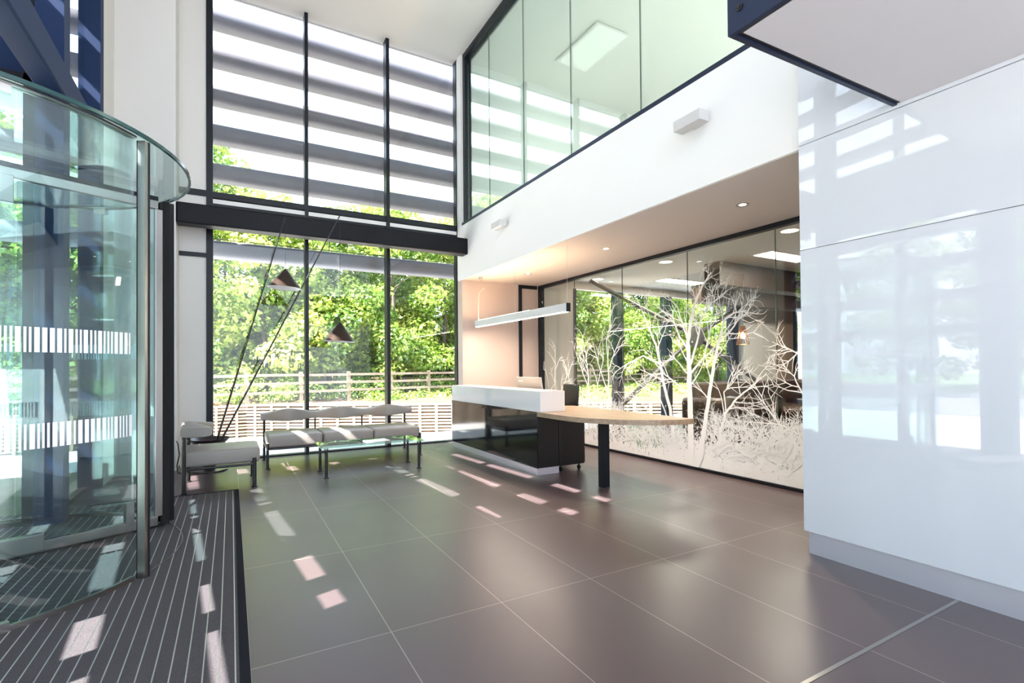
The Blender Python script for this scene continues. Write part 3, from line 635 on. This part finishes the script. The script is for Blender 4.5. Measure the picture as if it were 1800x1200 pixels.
def downlight(x, y, z, label, en=14, r=.045, warm=(1, .80, .6), group='recessed downlights over the reception desk'):
    e = empty('downlight', (x, y, z), label=label, cat='downlight', group=group)
    s = MB(); s.lathe([(r*.72, -.001), (r*1.35, -.003), (r*1.35, 0), (r*.72, .0)], n=32); s.build('trim_ring', MT['steel'], e)
    s = MB(); s.lathe([(.001, -.0012), (r*.70, -.0012)], n=24); s.build('lens', MT['lamp_white'], e)
    l_ = bpy.data.lights.new('spot', 'SPOT'); l_.energy = en*6; l_.spot_size = 1.9; l_.spot_blend = .8; l_.color = warm; l_.shadow_soft_size = .04
    o_ = bpy.data.objects.new('spot', l_); o_.location = (0, 0, -.02); o_.parent = e; COL.objects.link(o_)
for y, w_ in ((3.03, 'nearest the glossy white wall'), (5.0, 'in the middle of the alcove soffit'), (6.94, 'nearest the pink back wall')): downlight(4.2, y, 2.806, 'small recessed downlight '+w_)
def wall_light(y, label):
    e = empty('wall_light', (XR, y, 3.36), label=label, cat='wall light', group='box wall lights on the white fascia')
    B('body', MT['fitting'], -.15, -.04, -.14, .14, -.045, .045, e, bev=.003); B('bracket', MT['fitting'], -.04, 0, -.05, .05, -.03, .03, e)
wall_light(2.93, 'white box wall light, larger looking one nearer the canopy'); wall_light(6.42, 'white box wall light, smaller looking one beside the black beam')
# lounge lights
def round_light(x, y, label, r=.10):
    e = empty('ceiling_light', (x, y, 3.0), label=label, cat='ceiling light', group='round lights in the lounge ceiling')
    s = MB(); s.lathe([(r, -.006), (r*1.15, -.006), (r*1.15, 0), (r, 0)], n=32); s.build('trim_ring', MT['matt_white'], e)
    s = MB(); s.lathe([(.001, -.004), (r, -.004)], n=32); s.build('lens', MT['lamp_warm'], e)
round_light(6.19, 3.80, 'round glowing ceiling light in the lounge, nearest the glossy wall'); round_light(6.22, 5.91, 'round glowing ceiling light in the lounge, middle one of three'); round_light(6.26, 7.7, 'round glowing ceiling light in the lounge, nearest the window')
def panel_light(x, y, label, sx=1.1, sy=.3):
    e = empty('ceiling_panel_light', (x, y, 3.0), label=label, cat='ceiling light', group='rectangular light panels in the lounge ceiling')
    B('frame', MT['matt_white'], -sx/2-.03, sx/2+.03, -sy/2-.03, sy/2+.03, -.012, 0, e); B('diffuser', MT['lamp_white'], -sx/2, sx/2, -sy/2, sy/2, -.016, -.0125, e)
    la = bpy.data.lights.new('panel', 'AREA'); la.shape = 'RECTANGLE'; la.size = sx; la.size_y = sy; la.energy = 22; la.color = (1, .88, .75)
    lo = bpy.data.objects.new('panel', la); lo.location = (0, 0, -.03); lo.parent = e; COL.objects.link(lo)
panel_light(7.95, 7.15, 'long bright light panel in the lounge ceiling, by the window mullions'); panel_light(7.6, 4.75, 'long bright light panel in the lounge ceiling, beside the wood bulkhead'); panel_light(11.0, 6.2, 'farthest light panel in the lounge ceiling', .9)
# upper floor lights
def up_light(x, y, label, sx, sy, en=60):
    e = empty('ceiling_panel_light', (x, y, 6.62), label=label, cat='ceiling light')
    B('frame', MT['matt_white'], -sx/2-.02, sx/2+.02, -sy/2-.02, sy/2+.02, -.01, 0, e); B('diffuser', MT['ceil'], -sx/2, sx/2, -sy/2, sy/2, -.014, -.0105, e)
    la = bpy.data.lights.new('panel', 'AREA'); la.shape = 'RECTANGLE'; la.size = sx; la.size_y = sy; la.energy = en; la.color = (1, .97, .92)
    lo = bpy.data.objects.new('panel', la); lo.location = (0, 0, -.02); lo.parent = e; COL.objects.link(lo)
up_light(5.25, 6.6, 'pale recessed light panel behind the upper green glazing', .58, 1.1, 9); up_light(7.6, 3.2, 'added light panel out of view, brightening the upper floor', .58, 1.1, 90)  # second panel is an added fill lamp, kept out of view to brighten this floor

# ================================================================ LOUNGE CONTENTS
B('wood_bulkhead', MT['wood_dark'], 6.95, 15.8, 5.45, 5.75, 2.62, 2.998, label='dark wood bulkhead hanging under the lounge ceiling', cat='bulkhead')
B('wood_bulkhead', MT['wood_dark'], 8.6, 15.8, 7.2, 7.45, 2.62, 2.998, label='second dark wood bulkhead, closer to the lounge windows', cat='bulkhead')
B('pale_bulkhead', MT['warmwhite'], 7.7, 9.5, 4.1, 4.3, 2.70, 2.998, label='short pale bulkhead box beside the lounge light panel', cat='bulkhead')
br = empty('cross_brace', (8.87, 7.6, 0), label='steel tube cross brace with round node in the lounge', cat='brace')
c0 = Vector((8.87, 7.6, 1.94))
for q in ((6.0, 7.6, 2.92), (12.72, 7.6, .06), (6.05, 7.6, .06), (10.9, 7.6, 2.90)):
    s = MB(); s.tube(c0-br.location, Vector(q)-br.location, .045); s.build('tube', pm('grey_tube', (.13, .125, .12), .35), br)
s = MB(); s.tube((0, -.05, 1.94), (0, .05, 1.94), .24, n=32); s.build('node_plate', MT['louvre'], br)
# leather booth
bo = empty('leather_booth', (7.4, 5.9, 0), label='dark brown leather booth seat in the lounge', cat='sofa')
s = MB(); s.box(0, 3.3, .38, .62, .0, .98, bev=.07, seg=4); s.build('back', MT['brownleather'], bo, smooth=True)
s = MB(); s.box(.02, 3.28, -.25, .38, .14, .46, bev=.06, seg=4); s.build('seat', MT['brownleather'], bo, smooth=True)
s = MB(); s.box(-.22, .02, -.3, .62, .0, .72, bev=.09, seg=4); s.build('arm', MT['brownleather'], bo, smooth=True)
s = MB(); s.box(3.28, 3.52, -.3, .62, .0, .72, bev=.09, seg=4); s.build('arm', MT['brownleather'], bo, smooth=True)
# tub chair
tc_ = empty('tub_chair', (7.0, 4.9, 0), label='dark brown tub chair standing in front of the lounge booth', cat='chair')
s = MB(); s.lathe([(.30, .16), (.36, .16), (.40, .80), (.33, .82), (.28, .44), (.30, .16)], n=36, a0=-.9, a1=4.0); s.build('shell', MT['brownleather'], tc_)
s = MB(); s.lathe([(.001, .18), (.31, .18), (.31, .42), (.26, .46), (.001, .47)], n=36); s.build('seat', MT['brownleather'], tc_)
for k in range(4):
    a = PI/4+k*PI/2; legtube(.22*math.cos(a), .22*math.sin(a), .18, tc_)
def cage_lamp(x, y, zt, label):
    e = empty('cage_pendant', (x, y, zt), label=label, cat='pendant light')
    s = MB(); s.tube((0, 0, 0), (0, 0, 2.995-zt), .004, n=6); s.build('cord', MT['black'], e)
    s = MB(); s.tube((0, 0, -.12), (0, 0, 0), .03); s.build('socket', MT['copper'], e)
    s = MB(); s.lathe([(.001, -.12), (.028, -.14), (.042, -.19), (.03, -.23), (.001, -.24)], n=20); s.build('bulb', MT['bulb'], e)
    s = MB()
    for k in range(16):
        a = 2*PI*k/16; s.path([(.035*math.cos(a), .035*math.sin(a), -.0), (.07*math.cos(a), .07*math.sin(a), -.14), (.115*math.cos(a), .115*math.sin(a), -.34)], .0035, 5)
    for r, z in ((.07, -.14), (.115, -.34)): s.path([(r*math.cos(2*PI*k/24), r*math.sin(2*PI*k/24), z) for k in range(25)], .004, 5)
    s.build('wire_cage', MT['copper'], e)
cage_lamp(8.25, 5.98, 2.02, 'glowing copper wire cage pendant hanging over the leather booth')

# ================================================================ OUTSIDE
def blade_mesh(L_, axis, ha, hb):
    s = MB(); K = 20; prof = []
    for k in range(K):
        a = 2*PI*k/K; c, sn = math.cos(a), math.sin(a)
        prof.append((ha*math.copysign(abs(c)**.8, c), hb*math.copysign(abs(sn)**.75, sn)))
    if axis == 'x': s.prism(prof, 0, L_, 'x')
    else: s.prism(prof, 0, L_, 'y')
    s.sm = True; return s
ords = ['topmost', 'second', 'third', 'fourth', 'fifth', 'sixth', 'seventh', 'eighth', 'ninth', 'tenth', 'eleventh']
blx = None
for i, z in enumerate([3.14, 3.74, 4.33, 4.93, 5.53, 6.13, 6.73, 7.31][::-1]):
    if blx is None: blx = blade_mesh(9.0, 'x', .19, .135).build('louvre_blade', MT['louvre']); o = blx
    else: o = blx.copy(); COL.objects.link(o)
    o.location = (-3.2, 8.97, z)
    tag(o, f'{ords[i]} long grey louvre blade outside the tall window' + (', counted from the top' if i else ''), 'louvre', 'louvre blades outside the tall window')
bly = None
aZ = math.radians(4.9)
for i, z in enumerate([7.50, 6.93, 6.37, 5.80, 5.23, 4.67, 4.10, 3.53, 2.97, 2.40, 1.84]):
    if bly is None: bly = blade_mesh(10.3, 'y', .172, .112).build('louvre_blade', MT['louvre']); o = bly
    else: o = bly.copy(); COL.objects.link(o)
    o.location = (-3.25+.085*4.9, 3.5-4.9, z); o.rotation_euler = (0, 0, aZ)
    tag(o, f'{ords[i]} grey louvre blade outside the entrance front' + (', counted from the top' if i else ''), 'louvre', 'louvre blades outside the entrance front')
for z, w_ in ((3.42, 'upper'), (3.23, 'lower')):
    s = MB(); s.tube((-.6, 8.62, z), (3.9, 8.62, z), .006, n=6); s.build('tension_cable', MT['black'], win)
# paving, road, bank
def hgt(y): t_ = min(1, max(0, (y-9.2)/6.5)); return -1.0*t_*t_*(3-2*t_)-.02
s = MB(); ysl = [8.32, 9.2]+[9.2+i*.65 for i in range(1, 11)]+[24]
for a, b in zip(ysl[:-1], ysl[1:]): s.quad((-3.0, a, hgt(a)), (45, a, hgt(a)), (45, b, hgt(b)), (-3.0, b, hgt(b)))
ysl = [-40, 5.76]+ysl
for a, b in zip(ysl[:-1], ysl[1:]): s.quad((-9, a, hgt(a)), (-3.0, a, hgt(a)), (-3.0, b, hgt(b)), (-9, b, hgt(b)))
s.quad((-3.0, 5.76, -.02), (-1.45, 5.76, -.02), (-1.45, 8.32, -.02), (-3.0, 8.32, -.02))
s.build('paving', MT['paving'], **st)
B('road', MT['road'], -24, -9, -60, 40, -.3, -.06, **st)
B('verge', MT['grass'], -70, -24, -60, 60, -.3, -.02, **st)
# crib retaining wall: line A (left part) then B (parallel to the picture plane)
def cl(x):   # y of crib line
    return 18.2+(x+9)*.115 if x < .46 else 19.29-(x-.46)*.561
bank = MB(); xs = [-30, -20, -9, -4, .46, 3, 6, 9, 12, 16, 22, 32, 50]
fy = lambda x: 20.4+(x-.49)*.212
def row_y(x): c = max(cl(x), 11.0); f_ = max(fy(x), c+.6); return [(c+.02, .03), (c+.35, .07), (f_, -.04), (f_+3, .15), (f_+9, .6), (f_+30, 2.5)]
for i in range(len(xs)-1):
    A, Bq = row_y(xs[i]), row_y(xs[i+1])
    for j in range(len(A)-1):
        bank.quad((xs[i], *A[j]), (xs[i+1], *Bq[j]), (xs[i+1], *Bq[j+1]), (xs[i], *A[j+1]))
    bank.quad((xs[i], A[0][0], -1.2), (xs[i+1], Bq[0][0], -1.2), (xs[i+1], *Bq[0]), (xs[i], *A[0]))
bank.build('soil_bank', MT['soil'], **st)
cw = empty('retaining_wall', (.46, 19.29, 0), label='timber slatted retaining wall holding the soil bank below the rail fence', cat='wall')
def along(x0, x1, step):
    out = []; x = x0
    while x < x1: out.append(x); x += step
    return out
s = MB()
for (xa, xb) in ((-9, .46), (.46, 15.2)):
    d = Vector((xb-xa, cl(xb-1e-3)-cl(xa+1e-3), 0)); a = math.atan2(d.y, d.x); mt_ = Matrix.Translation((xa-.46, cl(xa+1e-3)-19.29, 0)) @ Matrix.Rotation(a, 4, 'Z')
    for k in range(11):
        z = -1.05+k*.107
        n_ = int(d.length/2.4)
        for j in range(n_+1):
            u0, u1 = j*2.4, min((j+1)*2.4-.01, d.length); dz = rnd.uniform(-.008, .008)
            s.box(u0, u1, -.08, -.02, z+dz, z+dz+.058, mat=mt_)
s.build('slats', MT['timber'], cw, smooth=False)
cp = None
for (xa, xb, n_) in ((-9, .46, 16), (.46, 13.6, 27)):
    for j in range(n_):
        x = xa+(xb-xa)*(j+.5)/n_
        if cp is None: cp = B('post', MT['timber'], -.035, .035, -.035, .035, -1.1, .08, cw); o = cp
        else: o = cp.copy(); COL.objects.link(o)
        o.location = (x-.46, cl(x)-19.29-.10, 0)
fe = empty('rail_fence', (.49, 20.4, 0), label='three-rail timber fence along the top of the bank', cat='fence')
fd = Vector((.978, .207, 0)); fa = math.atan2(.207, .978)
s3 = [MB(), MB(), MB()]
for k, z in enumerate((.36, .68, 1.0)):
    for j in range(-6, 16):
        dz = rnd.uniform(-.012, .012)
        s3[k].box(j*1.9, j*1.9+1.89, -.06, -.02, z+dz, z+dz+.095, mat=Matrix.Rotation(fa, 4, 'Z'))
    s3[k].build('rail', MT['timber'], fe, smooth=False)
fp = None
for j in range(-6, 17):
    if fp is None: fp = B('post', MT['timber'], -.06, .06, -.05, .05, -.1, 1.17, fe); o = fp
    else: o = fp.copy(); COL.objects.link(o)
    v = fd*(j*1.9); o.location = (v.x, v.y, 0); o.rotation_euler = (0, 0, fa)
# ---- trees
def leaf_mesh(name, clumps, nleaf, size, seed, m):
    """clumps: list of (center, radius vec); leaves scattered on and in the clumps"""
    g = np.random.default_rng(seed); V = []; Tn = []
    for (c, r, br_) in clumps:
        n = int(nleaf*(r[0]*r[2]))
        d = g.normal(size=(n, 3)); d /= np.linalg.norm(d, axis=1)[:, None]
        rad = 1-np.abs(g.normal(0, .16, size=(n, 1))); p = np.array(c)+d*rad*np.array(r)+g.normal(0, .04, size=(n, 3))
        nrm = d*.6+g.normal(0, .5, size=(n, 3))+np.array((0, -.05, .55)); nrm /= np.linalg.norm(nrm, axis=1)[:, None]
        t_ = np.cross(nrm, g.normal(size=(n, 3))); t_ /= np.linalg.norm(t_, axis=1)[:, None]; b_ = np.cross(nrm, t_)
        L_ = size*g.uniform(.6, 1.25, size=(n, 1))
        q = np.stack([p-t_*L_*.5, p+b_*L_*.34+nrm*L_*.08, p+t_*L_*.5, p-b_*L_*.34+nrm*L_*.08], 1); V.append(q.reshape(-1, 3))
        Tn.append(np.clip(br_+g.normal(0, .2, n), 0, 1))
    V = np.concatenate(V); Tn = np.concatenate(Tn); n = len(Tn)
    me = bpy.data.meshes.new(name); me.vertices.add(n*4); me.vertices.foreach_set('co', V.astype(np.float32).ravel())
    me.loops.add(n*4); me.loops.foreach_set('vertex_index', np.arange(n*4, dtype=np.int32)); me.polygons.add(n)
    me.polygons.foreach_set('loop_start', np.arange(0, n*4, 4, dtype=np.int32)); me.polygons.foreach_set('loop_total', np.full(n, 4, dtype=np.int32))
    me.update(calc_edges=True)
    at = me.attributes.new('tint', 'FLOAT', 'FACE'); at.data.foreach_set('value', Tn.astype(np.float32)); me.materials.append(m); return me
def make_tree(seed, H, Rr, m):
    r_ = random.Random(seed); cl_ = []; root = empty('leafy_tree')
    for i in range(64):
        a = r_.uniform(0, 2*PI); h = r_.uniform(.02, 1); rr_ = Rr*(math.sin(PI*min(1, .22+h*.74))**.7)*math.sqrt(r_.uniform(.25, 1))
        s_ = r_.uniform(.45, 1.0)
        cl_.append(((rr_*math.cos(a), rr_*math.sin(a), .7+h*(H-1.3)), (s_, s_, s_*.62), r_.uniform(.1, .95)))
    me = leaf_mesh('crown', cl_, 560, .20, seed, m)
    o_ = bpy.data.objects.new('crown', me); COL.objects.link(o_); o_.parent = root
    s = MB(); s.path([(0, 0, -.6), (.08, .05, 1.6), (-.05, 0, 3.4), (.1, -.05, H*.62), (.0, .1, H*.85)], [.13, .11, .08, .05, .02], 8)
    for k in range(9):
        a = r_.uniform(0, 2*PI); z = r_.uniform(1.2, H*.6); l = Rr*r_.uniform(.5, .9)
        s.path([(0, 0, z), (l*.5*math.cos(a), l*.5*math.sin(a), z+.5), (l*math.cos(a), l*math.sin(a), z+1.4)], [.03, .02, .01], 6)
    s.build('trunk', MT['bark'], root); return root
protos = [make_tree(11, 9.6, 2.5, MT['leaf']), make_tree(12, 9.0, 2.7, MT['leaf']), make_tree(13, 8.6, 2.4, MT['leaf3']), make_tree(14, 9.8, 2.8, MT['leaf2'])]
used = set()
def put_tree(k, x, y, z, rot, sc, label, group):
    o_ = protos[k] if k not in used else copy_tree(protos[k]); used.add(k)
    o_.location = (x, y, z); o_.rotation_euler = (0, 0, rot); o_.scale = (sc, sc, sc); tag(o_, label, 'tree', group)
ORD = 'first second third fourth fifth sixth seventh eighth ninth tenth eleventh twelfth thirteenth fourteenth fifteenth sixteenth seventeenth'.split()
kinds = ['bright green', 'fresh green', 'yellow green', 'dark green']
row = [(-13.5, 1), (-10.6, 3), (-7.6, 0), (-4.8, 1), (-1.6, 0), (1.2, 2), (4.0, 1), (6.9, 0), (9.9, 2), (12.9, 1), (15.8, 0), (18.8, 3), (22, 1), (25.5, 0), (29, 2), (33, 1), (37, 3)]
for i, (x, k) in enumerate(row):
    y = 24.3+rnd.uniform(-.7, .8)+max(0, x)*.06
    put_tree(k, x, y, .15, rnd.uniform(0, 6), rnd.uniform(.95, 1.1)*(1.15 if x < 1 else 1.02), f'{kinds[k]} leafy tree, {ORD[i]} from the left in the front row behind the fence', 'front row of trees behind the fence')
row2 = [-12, -9, -6, -3, -.2, 2.6, 5.5, 8.5, 11.4, 14.5, 17.4, 20.5, 24, 27.5, 31, 35]
for i, x in enumerate(row2):
    k = (3, 1, 3, 0)[i % 4]
    put_tree(k, x, 28.2+rnd.uniform(-.8, .8), .3, rnd.uniform(0, 6), rnd.uniform(.94, 1.08), f'{kinds[k]} tree, {ORD[i]} from the left in the back row of the wood', 'back row of trees behind the fence')
for i, (x, y) in enumerate([(-26, -16), (-27, -10), (-26, -4), (-28, 2), (-26, 8), (-27, 14), (-25, 20), (-19, 24), (-24, 26), (-32, -1), (-33, 11), (-32, 5)]):
    put_tree((0, 3, 1)[i % 3], x, y, -.05, rnd.uniform(0, 6), rnd.uniform(.95, 1.15), f'{kinds[(0, 3, 1)[i % 3]]} tree across the road, {ORD[i]} along the verge', 'trees across the road')
# undergrowth shrubs behind the fence (hide the horizon under the crowns)
cs = []
for i in range(330):
    x = -13+rnd.uniform(0, 54); d_ = abs(rnd.gauss(0, 1.0)); s_ = rnd.uniform(.28, .62)
    cs.append(((x, fy(x)+.5+d_, rnd.uniform(-.05, .35)+d_*.45), (s_, s_, s_*.75), rnd.uniform(.1, .85)))
for i in range(150):
    x = rnd.uniform(4.5, 24); t_ = rnd.random()**.7; c_ = max(cl(x), 11.0)+.7; s_ = rnd.uniform(.22, .42)
    if x < 8 and t_ < .6: continue
    cs.append(((x, c_+(fy(x)-c_)*t_, rnd.uniform(-.05, .12)), (s_*1.4, s_, s_*.6), rnd.uniform(.1, .8)))
ug = bpy.data.objects.new('undergrowth', leaf_mesh('undergrowth', cs, 560, .15, 31, MT['leaf'])); COL.objects.link(ug)
tag(ug, 'low leafy undergrowth tangled behind the rail fence', 'undergrowth', None, 'stuff')
# dark wood floor behind: a hedge bank closing the view under the crowns
hb = MB()
for i in range(60):
    x0 = -30+i*1.3
    hb.quad((x0, 32+.3*math.sin(i), 0), (x0+1.3, 32+.3*math.sin(i+1), 0), (x0+1.3, 33.2, 5.2+.6*math.sin(i*1.7+1.7)), (x0, 33.2, 5.2+.6*math.sin(i*1.7)))
hb.build('hedge', pm('dark_hedge', (.02, .045, .012), .95, noise=.5, nscale=3), smooth=False, label='dark dense hedge closing the wood behind the trees', cat='hedge')
